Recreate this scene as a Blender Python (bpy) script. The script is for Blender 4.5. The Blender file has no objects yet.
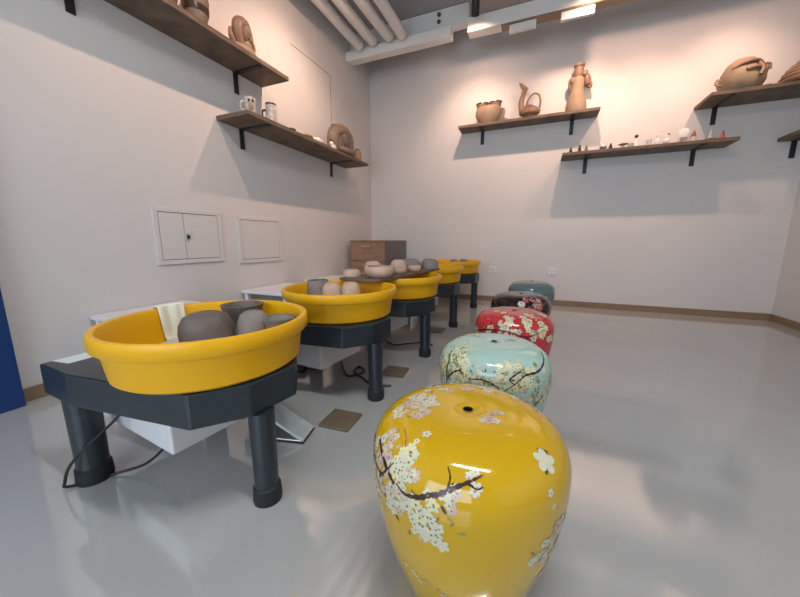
import bpy, bmesh, math, random
from mathutils import Vector, Matrix
S = bpy.context.scene
C = S.collection
PI = math.pi
R = math.radians

# ------------------------------------------------------------------ materials
def mat(name, col, rough=.5, metal=0, coat=0, noise=None, bump=None, emit=None, trans=0, spec=None):
    m = bpy.data.materials.new(name); m.use_nodes = True
    nt = m.node_tree; b = nt.nodes['Principled BSDF']
    b.inputs['Base Color'].default_value = (*col, 1)
    b.inputs['Roughness'].default_value = rough
    b.inputs['Metallic'].default_value = metal
    b.inputs['Coat Weight'].default_value = coat
    b.inputs['Coat Roughness'].default_value = .04
    if spec is not None: b.inputs['Specular IOR Level'].default_value = spec
    if trans: b.inputs['Transmission Weight'].default_value = trans
    if emit:
        b.inputs['Emission Color'].default_value = (*emit[0], 1); b.inputs['Emission Strength'].default_value = emit[1]
    tc = nt.nodes.new('ShaderNodeTexCoord')
    if noise:                                   # (scale, second colour, stretch, contrast)
        sc, c2, st, lo, hi = noise
        mp = nt.nodes.new('ShaderNodeMapping'); mp.inputs['Scale'].default_value = st
        n = nt.nodes.new('ShaderNodeTexNoise'); n.inputs['Scale'].default_value = sc; n.inputs['Detail'].default_value = 6
        r = nt.nodes.new('ShaderNodeValToRGB')
        r.color_ramp.elements[0].position = lo; r.color_ramp.elements[1].position = hi
        r.color_ramp.elements[0].color = (*col, 1); r.color_ramp.elements[1].color = (*c2, 1)
        nt.links.new(tc.outputs['Object'], mp.inputs[0]); nt.links.new(mp.outputs[0], n.inputs['Vector'])
        nt.links.new(n.outputs['Fac'], r.inputs[0]); nt.links.new(r.outputs[0], b.inputs['Base Color'])
    if bump:
        n2 = nt.nodes.new('ShaderNodeTexNoise'); n2.inputs['Scale'].default_value = bump[0]; n2.inputs['Detail'].default_value = 5
        bp = nt.nodes.new('ShaderNodeBump'); bp.inputs['Strength'].default_value = bump[1]; bp.inputs['Distance'].default_value = bump[2]
        nt.links.new(tc.outputs['Object'], n2.inputs['Vector']); nt.links.new(n2.outputs['Fac'], bp.inputs['Height'])
        nt.links.new(bp.outputs[0], b.inputs['Normal'])
    return m

M = {}
M['wall'] = mat('white wall paint', (.67, .642, .622), .6, bump=(60, .08, .004), noise=(1.2, (.64, .612, .592), (1, 1, 1), .35, .7))
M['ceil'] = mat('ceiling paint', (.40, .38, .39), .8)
M['beam'] = mat('cream beam paint', (.80, .78, .74), .6)
M['pipe'] = mat('white pipe wrap', (.78, .75, .71), .6, bump=(14, .5, .02))
M['floor'] = mat('polished pale floor', (.43, .425, .408), .085, noise=(1.6, (.475, .47, .45), (1, 1, 1), .3, .75), spec=.9, coat=.5)
M['floor'].node_tree.nodes['Principled BSDF'].inputs['IOR'].default_value = 1.75
M['base'] = mat('brown baseboard', (.21, .14, .085), .45, noise=(3, (.27, .185, .11), (1, 1, 12), .3, .7))
M['shelfwood'] = mat('weathered shelf wood', (.105, .068, .046), .6, noise=(5, (.20, .135, .09), (1.5, 1.5, 10), .35, .7), bump=(30, .3, .004))
M['cabwood'] = mat('warm cabinet wood', (.23, .125, .075), .5, noise=(4, (.34, .20, .125), (1, 1, 14), .3, .7))
M['cabgrey'] = mat('grey cabinet side', (.155, .145, .15), .5)
M['steel'] = mat('brushed steel', (.75, .73, .70), .3, metal=.9)
M['black'] = mat('black metal', (.012, .011, .012), .45)
M['rubber'] = mat('black rubber', (.012, .012, .014), .65)
M['navy'] = mat('dark blue grey enamel', (.016, .024, .031), .36, coat=.1)
M['basin'] = mat('yellow plastic', (.82, .42, .006), .36, coat=.03, spec=.35, bump=(8, .05, .004))
M['plastic'] = mat('white plastic', (.74, .73, .74), .4)
M['clay_dark'] = mat('dark wet clay', (.115, .083, .068), .6, noise=(18, (.17, .14, .125), (1, 1, 1), .3, .7), bump=(60, .3, .003))
M['clay_grey'] = mat('grey drying clay', (.20, .168, .148), .75, noise=(12, (.28, .24, .215), (1, 1, 1), .3, .7), bump=(60, .3, .003))
M['clay_pink'] = mat('pinkish dry clay', (.50, .33, .235), .8, noise=(14, (.62, .45, .34), (1, 1, 1), .3, .7), bump=(50, .3, .003))
M['terracotta'] = mat('brown fired clay', (.18, .10, .062), .5, noise=(9, (.29, .18, .115), (1, 1, 1), .3, .7), bump=(40, .3, .004))
M['sand'] = mat('sandy fired clay', (.27, .18, .115), .6, noise=(9, (.36, .26, .17), (1, 1, 1), .3, .7), bump=(40, .3, .004))
M['grog'] = mat('rough brown grey clay', (.15, .105, .078), .8, noise=(10, (.26, .2, .15), (1, 1, 1), .3, .7), bump=(25, .6, .008))
M['glaze_dark'] = mat('dark brown glaze', (.05, .028, .02), .25)
M['glaze_grey'] = mat('speckled grey glaze', (.42, .38, .35), .3, noise=(40, (.62, .58, .53), (1, 1, 1), .4, .6))
M['cream'] = mat('cream cloth', (.80, .79, .62), .8)
M['glaze_white'] = mat('white glaze', (.80, .78, .75), .2)
M['glaze_red'] = mat('red glaze', (.42, .05, .04), .3)
M['glaze_teal'] = mat('dull teal glaze', (.12, .17, .17), .3)
M['blue'] = mat('deep blue paint', (.004, .035, .15), .45)
M['bronze'] = mat('brown stone tile', (.135, .10, .062), .4, noise=(20, (.19, .15, .095), (1, 1, 1), .3, .7))
M['crease'] = mat('dark gap', (.10, .095, .09), .8)
M['pedal'] = mat('pale pedal cover', (.60, .66, .64), .35, noise=(25, (.50, .57, .55), (1, 1, 1), .3, .7))
M['ink_y'] = mat('sticker yellow', (.8, .7, .15), .5)
M['ink_b'] = mat('sticker blue', (.12, .30, .65), .5)
M['paper'] = mat('sticker white', (.72, .76, .76), .5)
M['lamp'] = mat('lamp diffuser', (.9, .9, .9), .5, emit=((.93, .97, 1), 14))
M['spot'] = mat('spot lens', (.9, .8, .7), .5, emit=((1, .78, .55), 12))
M['petal'] = mat('white petal enamel', (.62, .60, .45), .3)
M['petal_p'] = mat('pink petal enamel', (.58, .42, .33), .3)
M['petal_y'] = mat('pale yellow petal enamel', (.72, .66, .36), .3)
M['petal_r'] = mat('faded red petal enamel', (.38, .10, .10), .3)
M['petal_g'] = mat('olive leaf enamel', (.25, .28, .10), .3)
M['core'] = mat('brown blossom heart', (.30, .15, .05), .3)
M['branch'] = mat('dark brown branch enamel', (.045, .014, .010), .3)
def glaze(n, c, c2): return mat(n, c, .10, coat=.25, noise=(4, c2, (1, 1, 1), .3, .7), spec=.5)
M['g_yellow'] = glaze('yellow stool glaze', (.56, .325, .004), (.62, .365, .006))
M['g_green'] = glaze('celadon stool glaze', (.36, .52, .44), (.42, .58, .50))
M['g_red'] = glaze('red stool glaze', (.48, .022, .03), (.58, .04, .05))
M['g_black'] = glaze('black stool glaze', (.012, .008, .009), (.03, .012, .012))
M['g_teal'] = glaze('grey teal stool glaze', (.10, .16, .17), (.17, .24, .25))

# ------------------------------------------------------------------ mesh helpers
def obj(name, bm, mats, parent=None, smooth=True, loc=None):
    me = bpy.data.meshes.new(name)
    bmesh.ops.recalc_face_normals(bm, faces=bm.faces)
    bm.to_mesh(me); bm.free()
    if not isinstance(mats, (list, tuple)): mats = [mats]
    for m in mats: me.materials.append(M[m] if isinstance(m, str) else m)
    if smooth:
        for p in me.polygons: p.use_smooth = True
        try: me.set_sharp_from_angle(angle=R(38))
        except Exception: pass
    o = bpy.data.objects.new(name, me); C.objects.link(o)
    if parent: o.parent = parent
    if loc: o.location = loc
    return o
def tag(o, label, cat, group=None):
    o['label'] = label; o['category'] = cat
    if group: o['group'] = group
    return o
def thing(name, label, cat, loc=(0, 0, 0), rz=0, group=None):
    o = bpy.data.objects.new(name, None); C.objects.link(o); o.empty_display_size = .05
    o.location = loc; o.rotation_euler = (0, 0, rz)
    return tag(o, label, cat, group)
def struct(o):
    o['kind'] = 'structure'; return o
def NB(): return bmesh.new()
def box(bm, x0, y0, z0, x1, y1, z1, bev=0, mi=0, mtx=None, seg=2):
    t = bmesh.new(); bmesh.ops.create_cube(t, size=1)
    for v in t.verts:
        v.co = Vector(((x0 + x1) / 2 + v.co.x * (x1 - x0), (y0 + y1) / 2 + v.co.y * (y1 - y0), (z0 + z1) / 2 + v.co.z * (z1 - z0)))
    if bev: bmesh.ops.bevel(t, geom=list(t.edges), offset=bev, segments=seg, affect='EDGES', profile=.5)
    merge(bm, t, mi, mtx)
def merge(bm, t, mi=0, mtx=None):
    vs = {}
    for v in t.verts: vs[v] = bm.verts.new(mtx @ v.co if mtx else v.co)
    for f in t.faces:
        try: nf = bm.faces.new([vs[v] for v in f.verts]); nf.material_index = mi
        except ValueError: pass
    t.free()
def lathe(bm, prof, n=40, c=(0, 0, 0), mi=0, mtx=None, sx=1, sy=1, warp=None):
    t = bmesh.new(); rings = []
    for r, z in prof:
        if r < 1e-5: rings.append([t.verts.new((0, 0, z))])
        else:
            rg = []
            for i in range(n):
                a = 2 * PI * i / n; rr = r * (warp(a, z) if warp else 1)
                rg.append(t.verts.new((rr * sx * math.cos(a), rr * sy * math.sin(a), z)))
            rings.append(rg)
    for A, B in zip(rings, rings[1:]):
        for i in range(n):
            j = (i + 1) % n
            if len(A) == 1 and len(B) == 1: continue
            if len(A) == 1: t.faces.new((A[0], B[j], B[i]))
            elif len(B) == 1: t.faces.new((A[i], A[j], B[0]))
            else: t.faces.new((A[i], A[j], B[j], B[i]))
    for v in t.verts: v.co += Vector(c)
    merge(bm, t, mi, mtx)
def prism(bm, pts, z0, z1, bev=0, mi=0, mtx=None):
    t = bmesh.new()
    f = t.faces.new([t.verts.new((x, y, z0)) for x, y in pts])
    e = bmesh.ops.extrude_face_region(t, geom=[f])
    for v in e['geom']:
        if isinstance(v, bmesh.types.BMVert): v.co.z = z1
    bmesh.ops.recalc_face_normals(t, faces=t.faces)
    if bev: bmesh.ops.bevel(t, geom=list(t.edges), offset=bev, segments=2, affect='EDGES', profile=.5)
    merge(bm, t, mi, mtx)
def spline(pts, k=8):
    P = [Vector(p) for p in pts]; P = [P[0]] + P + [P[-1]]; out = []
    for i in range(1, len(P) - 2):
        for j in range(k):
            t = j / k; a, b, c, d = P[i - 1:i + 3]
            out.append(.5 * ((2 * b) + (-a + c) * t + (2 * a - 5 * b + 4 * c - d) * t * t + (-a + 3 * b - 3 * c + d) * t ** 3))
    out.append(P[-2]); return out
def tube(bm, pts, rad, n=10, mi=0, smooth=6, mtx=None):
    path = spline(pts, smooth) if smooth else [Vector(p) for p in pts]
    m = len(path); t = bmesh.new(); rings = []
    up = Vector((0, 0, 1)); prev = None
    for i, p in enumerate(path):
        d = (path[min(i + 1, m - 1)] - path[max(i - 1, 0)]).normalized()
        s = prev if prev else (d.cross(up) if abs(d.z) < .95 else d.cross(Vector((1, 0, 0))))
        s = (s - d * s.dot(d)).normalized(); prev = s; w = d.cross(s)
        if isinstance(rad, (list, tuple)):
            q = i / (m - 1) * (len(rad) - 1); k = min(int(q), len(rad) - 2); r = rad[k] + (rad[k + 1] - rad[k]) * (q - k)
        else: r = rad
        rings.append([t.verts.new(p + (s * math.cos(2 * PI * j / n) + w * math.sin(2 * PI * j / n)) * r) for j in range(n)])
    for A, B in zip(rings, rings[1:]):
        for j in range(n): t.faces.new((A[j], A[(j + 1) % n], B[(j + 1) % n], B[j]))
    t.faces.new(rings[0]); t.faces.new(rings[-1])
    merge(bm, t, mi, mtx)
def blob(bm, c, r, seed=0, amp=.12, sub=3, mi=0, mtx=None):
    t = bmesh.new(); bmesh.ops.create_icosphere(t, subdivisions=sub, radius=1)
    rn = random.Random(seed); w = [(Vector((rn.uniform(-1, 1), rn.uniform(-1, 1), rn.uniform(-1, 1))) * 3, rn.uniform(0, 6)) for _ in range(5)]
    for v in t.verts:
        k = 1 + amp * sum(math.sin(v.co.dot(a) + b) for a, b in w) / 2.5
        v.co = Vector((v.co.x * r[0] * k + c[0], v.co.y * r[1] * k + c[1], v.co.z * r[2] * k + c[2]))
    merge(bm, t, mi, mtx)

# ------------------------------------------------------------------ room
L, RX, YB, YR, ZC = -2.33, 2.23, 4.42, -2.6, 3.32
def slab(name, *a, m='wall'):
    bm = NB(); box(bm, *a); return struct(obj(name, bm, m, smooth=False))
slab('floor', L - .1, YR - .1, -.1, RX + .1, YB + .1, 0, m='floor')
slab('ceiling', L - .1, YR - .1, ZC, RX + .1, YB + .1, ZC + .1, m='ceil')
slab('wall_left', L - .1, YR, 0, L, YB, ZC)
slab('wall_back', L, YB, 0, RX, YB + .1, ZC)
slab('wall_right', RX, YR, 0, RX + .1, YB, ZC)
# rear wall with a wide window opening (behind the camera)
WX0, WX1, WZ0, WZ1 = -2.0, 0.9, .5, 2.5
bm = NB(); box(bm, L, YR - .1, 0, WX0, YR, ZC); box(bm, WX1, YR - .1, 0, RX, YR, ZC)
box(bm, WX0, YR - .1, 0, WX1, YR, WZ0); box(bm, WX0, YR - .1, WZ1, WX1, YR, ZC)
struct(obj('wall_rear', bm, 'wall', smooth=False))
bm = NB()
for x in (WX0, WX0 + .97, WX1 - .97, WX1 - .05): box(bm, x, YR - .08, WZ0, x + .05, YR - .02, WZ1, .004)
for z in (WZ0, WZ1 - .05): box(bm, WX0, YR - .08, z, WX1, YR - .02, z + .05, .004)
struct(obj('window_1', bm, 'plastic', smooth=False))
bm = NB(); box(bm, L, .65, 0, L + .014, YB, .068, .003); struct(obj('baseboard_left', bm, 'base', smooth=False))
bm = NB(); box(bm, L + .014, YB - .014, 0, RX - .014, YB, .068, .003); struct(obj('baseboard_back', bm, 'base', smooth=False))
bm = NB(); box(bm, RX - .014, YR, 0, RX, YB, .068, .003); struct(obj('baseboard_right', bm, 'base', smooth=False))
# beams near the ceiling
bm = NB(); box(bm, L, 3.80, 2.955, -1.02, 3.92, 3.06, .006); struct(obj('trim_1', bm, 'beam', smooth=False))
bm = NB(); box(bm, L, 3.93, 3.11, -.86, 4.02, 3.315, .004)
for z in (3.195, 3.295 - .03):
    lathe(bm, [(0, 0), (.022, 0), (.022, .012), (0, .012)], 14, mi=1, mtx=Matrix.Translation((-1.19, 3.932, z)) @ Matrix.Rotation(R(90), 4, 'X'))
struct(obj('trim_2', bm, ['beam', 'crease'], smooth=False))
bm = NB(); box(bm, -.84, 3.79, 2.945, RX, 3.93, 3.08, .006); box(bm, -.5, 3.80, 2.935, RX, 3.92, 2.945, 0, 1)
struct(obj('trim_3', bm, ['beam', 'base'], smooth=False))
for i, (x, w) in enumerate(((-.42, .25), (.05, .28))):
    bm = NB(); box(bm, x, 3.82, 2.865, x + w, 3.86, 2.935, .004)
    struct(obj('trim_%d' % (4 + i), bm, 'beam', smooth=False))
PL = ['white wrapped ceiling pipe closest to the left wall', 'second white ceiling pipe from the left wall', 'third white ceiling pipe from the left wall', 'white ceiling pipe farthest from the left wall, ending lowest beside the beam']
for i, (x, y1) in enumerate(((-2.10, 3.74), (-1.92, 3.74), (-1.72, 3.74), (-1.56, 3.74))):
    bm = NB(); rn = random.Random(i)
    tube(bm, [(x + rn.uniform(-.012, .012), y, 3.06 + rn.uniform(-.008, .008)) for y in (YR + .02, -1, .5, 1.6, 2.3, 2.9, 3.4, y1)], .055, 14)
    tag(obj('ceiling_pipe', bm, 'pipe'), PL[i], 'pipe', 'white pipes under the ceiling')

# ------------------------------------------------------------------ wall fittings
def access_panel(y0, y1, z0, z1, label, split=None, lock=False):
    t = thing('access_panel', label, 'access panel', (L, (y0 + y1) / 2, z0), group='access panels in the left wall')
    w = (y1 - y0) / 2; h = z1 - z0
    bm = NB(); fw = .03
    box(bm, 0, -w, 0, .012, w, fw, .002); box(bm, 0, -w, h - fw, .012, w, h, .002)
    box(bm, 0, -w, fw, .012, -w + fw, h - fw, .002); box(bm, 0, w - fw, fw, .012, w, h - fw, .002)
    box(bm, 0, -w + fw, fw, .002, w - fw, h - fw, 0, 1)
    obj('panel_frame', bm, ['wall', 'crease'], t, False)
    cuts = [(-w + fw + .004, w - fw - .004)] if split is None else [(-w + fw + .004, split - .002), (split + .002, w - fw - .004)]
    for k, (a, b) in enumerate(cuts):
        bm = NB(); box(bm, .002, a, fw + .004, .010, b, h - fw - .004, .002); d = obj('panel_door', bm, 'wall', t, False)
        if lock and k == 1:
            bm = NB(); box(bm, .010, -.045, .165, .016, -.02, .215, .002); box(bm, .016, -.04, .175, .030, -.026, .20, .003, 1)
            obj('lock', bm, ['steel', 'black'], d, False)
access_panel(1.362, 1.86, .638, 1.02, 'white metal access panel with two doors and small black lock on left wall', -.05, True)
access_panel(2.01, 2.508, .607, 1.005, 'plain white access panel without lock, flush in left wall')
t = thing('wall_hatch', 'large flush hatch outlined in thin lines high on left wall near the corner', 'hatch', (L, 3.13, 2.0))
bm = NB(); box(bm, 0, -.62, -.2, .0012, .32, .66); obj('hatch_door', bm, 'wall', t, False)
bm = NB(); box(bm, 0, -.325, .66, .003, .325, .664, 0); box(bm, 0, .32, .1, .003, .324, .66, 0); obj('hatch_gap', bm, 'crease', t, False)
for x, lb in ((-.535, 'white wall socket on back wall beside the farthest pottery wheel'), (.175, 'white wall socket on back wall behind the grey teal stool')):
    t = thing('wall_socket', lb, 'socket', (x, YB, .38), group='wall sockets on the back wall')
    bm = NB(); box(bm, -.043, -.008, 0, .043, 0, .086, .003); obj('face_plate', bm, 'plastic', t, False)
    bm = NB()
    for q in (-.015, .015): box(bm, q - .003, -.009, .045, q + .003, -.0078, .06)
    box(bm, -.003, -.009, .02, .003, -.0078, .032); obj('socket_holes', bm, 'crease', t, False)
# blue panel on left wall
t = thing('blue_cabinet', 'tall deep blue cabinet standing against left wall at the picture edge', 'cabinet', (L + .036, .2, 0))
bm = NB(); box(bm, 0, -.45, .0, .03, .44, 2.0, .004); obj('door', bm, 'blue', t, False)
bm = NB(); box(bm, -.03, -.46, .0, -.001, .448, 2.02, .002); obj('body', bm, 'blue', t, False)
bm = NB(); box(bm, .03, -.40, .95, .05, -.38, 1.1, .004); obj('handle', bm, 'steel', t, False)

# ------------------------------------------------------------------ shelves
def shelf(label, loc, rz, length, depth, brs, th=.032):
    """local: x along the wall, y out from the wall (negative = into room)"""
    t = thing('wall_shelf', label, 'shelf', loc, rz, 'wooden wall shelves')
    bm = NB(); box(bm, 0, -depth, 0, length, 0, th, .003); obj('shelf_board', bm, 'shelfwood', t, False)
    for b in brs:
        bm = NB(); box(bm, b - .02, -depth * .92, -.008, b + .02, 0, 0, .001); box(bm, b - .02, -.010, -.155, b + .02, 0, -.008, .001)
        bm2 = bm; box(bm2, b - .002, -.05, -.012, b + .002, -.006, -.006)
        obj('bracket', bm, 'black', t, False)
shelf('upper wooden shelf on left wall carrying the big vase and handled figurine', (L, .3, 2.12), R(90), 2.10, .30, (.80, 1.82))
shelf('lower wooden shelf on left wall with mugs and rough clay sculpture', (L, 1.91, 1.703), R(90), 1.82, .33, (.225, 1.50))
shelf('wooden shelf on back wall with lobed pot, bird ewer and figure vase', (-1.0, YB, 2.145), 0, 1.50, .225, (.26, 1.255))
shelf('wooden shelf on back wall holding a row of tiny ceramics', (.175, YB, 1.71), 0, 1.465, .28, (.252, 1.22))
shelf('deep wooden shelf at upper right carrying the large rounded pot', (1.35, YB, 2.09), 0, .87, .37, (.165,))
shelf('wooden shelf end at right picture edge below the deep shelf', (2.02, YB, 1.72), 0, .20, .28, (.12,))

# ------------------------------------------------------------------ pieces on the shelves
def bowlprof(r, h, wall=.006, foot=.6, k=.5, rim=1.0):
    o = [(0, 0), (r * foot, 0)]
    for i in range(1, 9):
        a = i / 8; o.append((r * (foot + (1 - foot) * (a ** k)), h * a))
    o.append((r - wall, h)); 
    for i in range(7, 0, -1):
        a = i / 8; o.append((r * (foot + (1 - foot) * (a ** k)) - wall, h * a + wall * .3))
    o.append((0, wall)); return o
zA = 2.152
# big vase
t = thing('vase', 'large grey brown vase standing on upper left shelf', 'vase', (-2.17, 1.70, zA))
bm = NB(); lathe(bm, [(0, 0), (.045, 0), (.05, .01), (.062, .06), (.078, .13), (.082, .19), (.07, .25), (.045, .29), (.04, .32), (.055, .35), (.05, .35), (.035, .32), (0, .3)], 32)
obj('vase_body', bm, 'grog', t)
bm = NB(); lathe(bm, [(.054, .02), (.0565, .03), (.056, .045)], 32); lathe(bm, [(.0755, .105), (.0795, .125), (.081, .14)], 32); obj('glaze_band', bm, 'glaze_dark', t)
t = thing('pot', 'orange terracotta pot behind the large vase on upper left shelf', 'pot', (-2.17, 1.48, zA))
bm = NB(); lathe(bm, [(0, 0), (.05, 0), (.075, .04), (.088, .1), (.08, .16), (.06, .19), (.066, .21), (.058, .21), (.05, .19), (0, .18)], 32); obj('pot_body', bm, 'terracotta', t)
bm = NB(); lathe(bm, [(.0605, .186), (.069, .2), (.069, .212), (.06, .213)], 32); obj('rim', bm, 'glaze_dark', t)
# figurine with handle (elephant-like jug)
t = thing('figurine', 'brown clay figurine with arched body and curled handle on upper left shelf end', 'figurine', (-2.16, 2.07, zA), R(10)); t.scale = (1.1, 1.55, 1.12)
bm = NB(); blob(bm, (0, .0, .045), (.06, .075, .045), 3, .08); blob(bm, (0, .01, .10), (.035, .04, .04), 5, .08); obj('base_body', bm, 'sand', t)
bm = NB(); tube(bm, [(0, -.02, .08), (0, -.035, .14), (0, -.025, .20), (0, .01, .225), (0, .04, .17), (0, .07, .12)], [.028, .032, .036, .034, .026, .010], 14); obj('figure_body', bm, 'terracotta', t)
bm = NB(); blob(bm, (.01, -.015, .205), (.035, .036, .038), 31, .12); blob(bm, (.03, -.01, .15), (.022, .022, .045), 32, .12); obj('head', bm, 'grog', t)
bm = NB(); tube(bm, [(0, -.06, .05), (0, -.085, .09), (0, -.09, .135)], [.018, .015, .007], 10); obj('spout', bm, 'terracotta', t)
bm = NB(); tube(bm, [(0, .05, .085), (0, .085, .085), (0, .10, .05), (0, .09, .01)], .008, 10); obj('handle', bm, 'terracotta', t)
bm = NB(); tube(bm, [(0, .03, .15), (0, .075, .15), (0, .08, .11), (0, .045, .10)], .008, 10); obj('trunk', bm, 'terracotta', t)
bm = NB(); tube(bm, [(.03, -.01, .20), (.036, .015, .17), (.033, .02, .12)], [.012, .016, .008], 10); obj('ear', bm, 'terracotta', t)
# mugs
zB = 1.736
t = thing('mug', 'cream mug with painted face spots at left end of lower left shelf', 'mug', (-2.12, 2.05, zB), R(-30)); t.scale = (.95, .95, 1.35)
bm = NB(); lathe(bm, bowlprof(.042, .105, .005, .92, .4), 28); obj('cup', bm, 'glaze_grey', t)
bm = NB(); tube(bm, [(0, -.038, .08), (0, -.068, .075), (0, -.07, .04), (0, -.038, .03)], .006, 10); obj('handle', bm, 'glaze_grey', t)
bm = NB()
for a, z in ((-.4, .085), (.25, .085)): 
    blob(bm, (.041 * math.cos(a), .041 * math.sin(a), z), (.006, .010, .010), 1, 0, 2)
obj('painted_spots', bm, 'glaze_dark', t)
bm = NB(); blob(bm, (.040, -.005, .055), (.008, .018, .024), 1, 0, 2); obj('painted_patch', bm, 'sand', t)
t = thing('mug', 'tall grey mug with dark rim on lower left shelf above the bracket', 'mug', (-2.10, 2.245, zB), R(-60)); t.scale = (.85, .85, 1.28)
bm = NB(); lathe(bm, bowlprof(.047, .125, .005, 1.18, .9), 28); obj('cup', bm, 'glaze_grey', t)
bm = NB(); lathe(bm, [(.0465, .118), (.049, .12), (.049, .128), (.041, .128), (.041, .12)], 28); obj('rim', bm, 'glaze_dark', t)
bm = NB(); tube(bm, [(0, -.045, .09), (0, -.078, .085), (0, -.078, .04), (0, -.05, .03)], .007, 10); obj('handle', bm, 'glaze_dark', t)
bm = NB(); lathe(bm, bowlprof(.042, .03, .006, .8), 24); tag(obj('small_dish', bm, 'glaze_dark', loc=(-2.08, 2.45, zB)), 'tiny dark dish beside the tall grey mug', 'dish')
for i, (y, rx, ry, h, m, lb) in enumerate(((2.68, .07, .09, .028, 'sand', 'flat sandy clay lump after the tiny dark dish on lower left shelf'),
        (2.86, .05, .07, .038, 'glaze_white', 'flat pale clay piece in the middle of lower left shelf'),
        (3.02, .05, .05, .028, 'grog', 'low brown clay piece left of the small white figure'))):
    bm = NB(); blob(bm, (0, 0, h * .8), (rx, ry, h * .9), 20 + i, .15)
    for k in range(3): blob(bm, (rx * .4 * math.cos(k * 2), ry * .5 * math.sin(k * 2), h * 1.5), (.018, .022, .012), k, .1, 2)
    tag(obj('clay_piece', bm, m, loc=(-2.10, y - .02, zB)), lb, 'clay piece')
t = thing('figurine', 'small white figurine with raised ears left of the rough clay sculpture', 'figurine', (-2.08, 3.10, zB))
bm = NB(); blob(bm, (0, 0, .035), (.028, .045, .035), 2, .1); blob(bm, (0, -.035, .07), (.02, .022, .022), 4, .1); obj('figure_body', bm, 'glaze_white', t)
bm = NB(); tube(bm, [(0, -.045, .085), (0, -.05, .11)], [.008, .004], 8); tube(bm, [(0, -.025, .085), (0, -.02, .11)], [.008, .004], 8); obj('ears', bm, 'glaze_dark', t)
# rough sculpture
t = thing('clay_sculpture', 'large rough brown clay sculpture with hollow front on lower left shelf', 'sculpture', (-2.13, 3.34, zB)); t.scale = (1.1, 1.12, 1.12)
bm = NB()
tube(bm, [(0, -.14, .0), (0, -.15, .10), (0, -.12, .2), (0, 0, .245), (0, .11, .20), (0, .13, .10), (0, .12, .0)], [.05, .058, .062, .062, .062, .058, .05], 14)
blob(bm, (.0, 0, .13), (.06, .17, .14), 8, .10); blob(bm, (.0, .09, .09), (.065, .08, .10), 28, .1); blob(bm, (.0, -.08, .13), (.05, .06, .11), 18, .08)
obj('shell', bm, 'grog', t)
bm = NB(); blob(bm, (.055, .02, .13), (.022, .07, .07), 6, .15); obj('hollow', bm, 'clay_dark', t)  # raised dark lump, its colour stands in for the shade of a recess
bm = NB(); blob(bm, (.06, .01, .05), (.035, .12, .035), 9, .15); obj('lower_lip', bm, 'grog', t)
bm = NB(); blob(bm, (0, -.02, .265), (.06, .13, .028), 11, .15); obj('cap', bm, 'sand', t)
t = thing('jar', 'small olive jar at right end of lower left shelf', 'jar', (-2.10, 3.64, zB)); t.scale = (1.15, 1.15, 1.3)
bm = NB(); lathe(bm, [(0, 0), (.036, 0), (.041, .01), (.041, .09), (.035, .1), (.028, .1), (0, .098)], 24); obj('jar_body', bm, 'sand', t)
bm = NB(); lathe(bm, [(0, .1), (.026, .1), (.026, .114), (.008, .12), (0, .12)], 20); obj('lid', bm, 'grog', t)
# shelf 1 on the back wall
z1 = 2.178; y1 = 4.315
t = thing('pot', 'round three lobed pot with dark rims on back wall shelf', 'pot', (-.665, y1, z1)); t.scale = (1.22, 1, 1.02)
bm = NB(); lathe(bm, [(0, 0), (.06, 0), (.072, .01), (.10, .05), (.125, .11), (.122, .16), (.108, .195), (.098, .195), (.108, .155), (.09, .06), (0, .03)], 48, warp=lambda a, z: 1 + .06 * abs(math.cos(1.5 * a + 1.2)) ** 2 * (z / .2) - .03, sy=.72); obj('pot_body', bm, 'sand', t)
bm = NB()
for dx in (-.062, .062): lathe(bm, [(.046, .17), (.052, .197), (.061, .232), (.055, .239), (.047, .215), (.034, .185)], 24, (dx, 0, 0), sy=.9)
obj('mouths', bm, 'terracotta', t)
bm = NB()
for dx in (-.062, .062): lathe(bm, [(.057, .228), (.064, .233), (.062, .243), (.052, .240)], 24, (dx, 0, 0), sy=.9)
obj('rim', bm, 'glaze_dark', t)
bm = NB(); tube(bm, [(.115, 0, .17), (.148, 0, .15), (.145, 0, .08), (.11, 0, .06)], .009, 10); obj('handle', bm, 'sand', t)
t = thing('ewer', 'brown ewer with tall beak neck and ring handle on back wall shelf', 'ewer', (-.20, y1, z1)); t.scale = (1.05, 1, 1)
bm = NB(); lathe(bm, [(0, 0), (.055, 0), (.05, .02), (.06, .035), (.105, .06), (.112, .085), (.10, .105), (.07, .13), (.03, .15), (0, .155)], 36, sy=.75); obj('ewer_body', bm, 'terracotta', t)
bm = NB(); tube(bm, [(-.075, 0, .09), (-.092, 0, .18), (-.078, 0, .27), (-.062, 0, .325)], [.038, .03, .024, .026], 14); obj('neck', bm, 'terracotta', t)
bm = NB(); tube(bm, [(-.035, 0, .325), (-.07, 0, .345), (-.105, 0, .385), (-.12, 0, .405)], [.016, .026, .016, .006], 12); obj('beak', bm, 'terracotta', t)
bm = NB(); tube(bm, [(-.04, 0, .15), (-.02, 0, .22), (.03, 0, .27), (.085, 0, .25), (.105, 0, .17), (.095, 0, .10)], .0095, 10); obj('handle', bm, 'terracotta', t)
t = thing('figure_vase', 'tall bottle vase shaped like a robed figure with side handles', 'vase', (.275, y1, z1))
bm = NB(); lathe(bm, [(0, 0), (.092, 0), (.102, .02), (.104, .07), (.092, .13), (.072, .19), (.062, .24), (.066, .29), (.07, .33), (.055, .36), (0, .37)], 36, sy=.75); obj('vase_body', bm, 'sand', t)
bm = NB(); lathe(bm, [(.03, .345), (.045, .37), (.052, .41), (.046, .45), (.038, .475), (.03, .475), (0, .46)], 28); blob(bm, (0, -.04, .41), (.014, .014, .016), 1, .05, 2)
obj('head', bm, 'terracotta', t)
bm = NB(); lathe(bm, [(.040, .455), (.052, .463), (.053, .485), (.03, .5), (0, .5)], 24); obj('head_cap', bm, 'grog', t)
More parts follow.
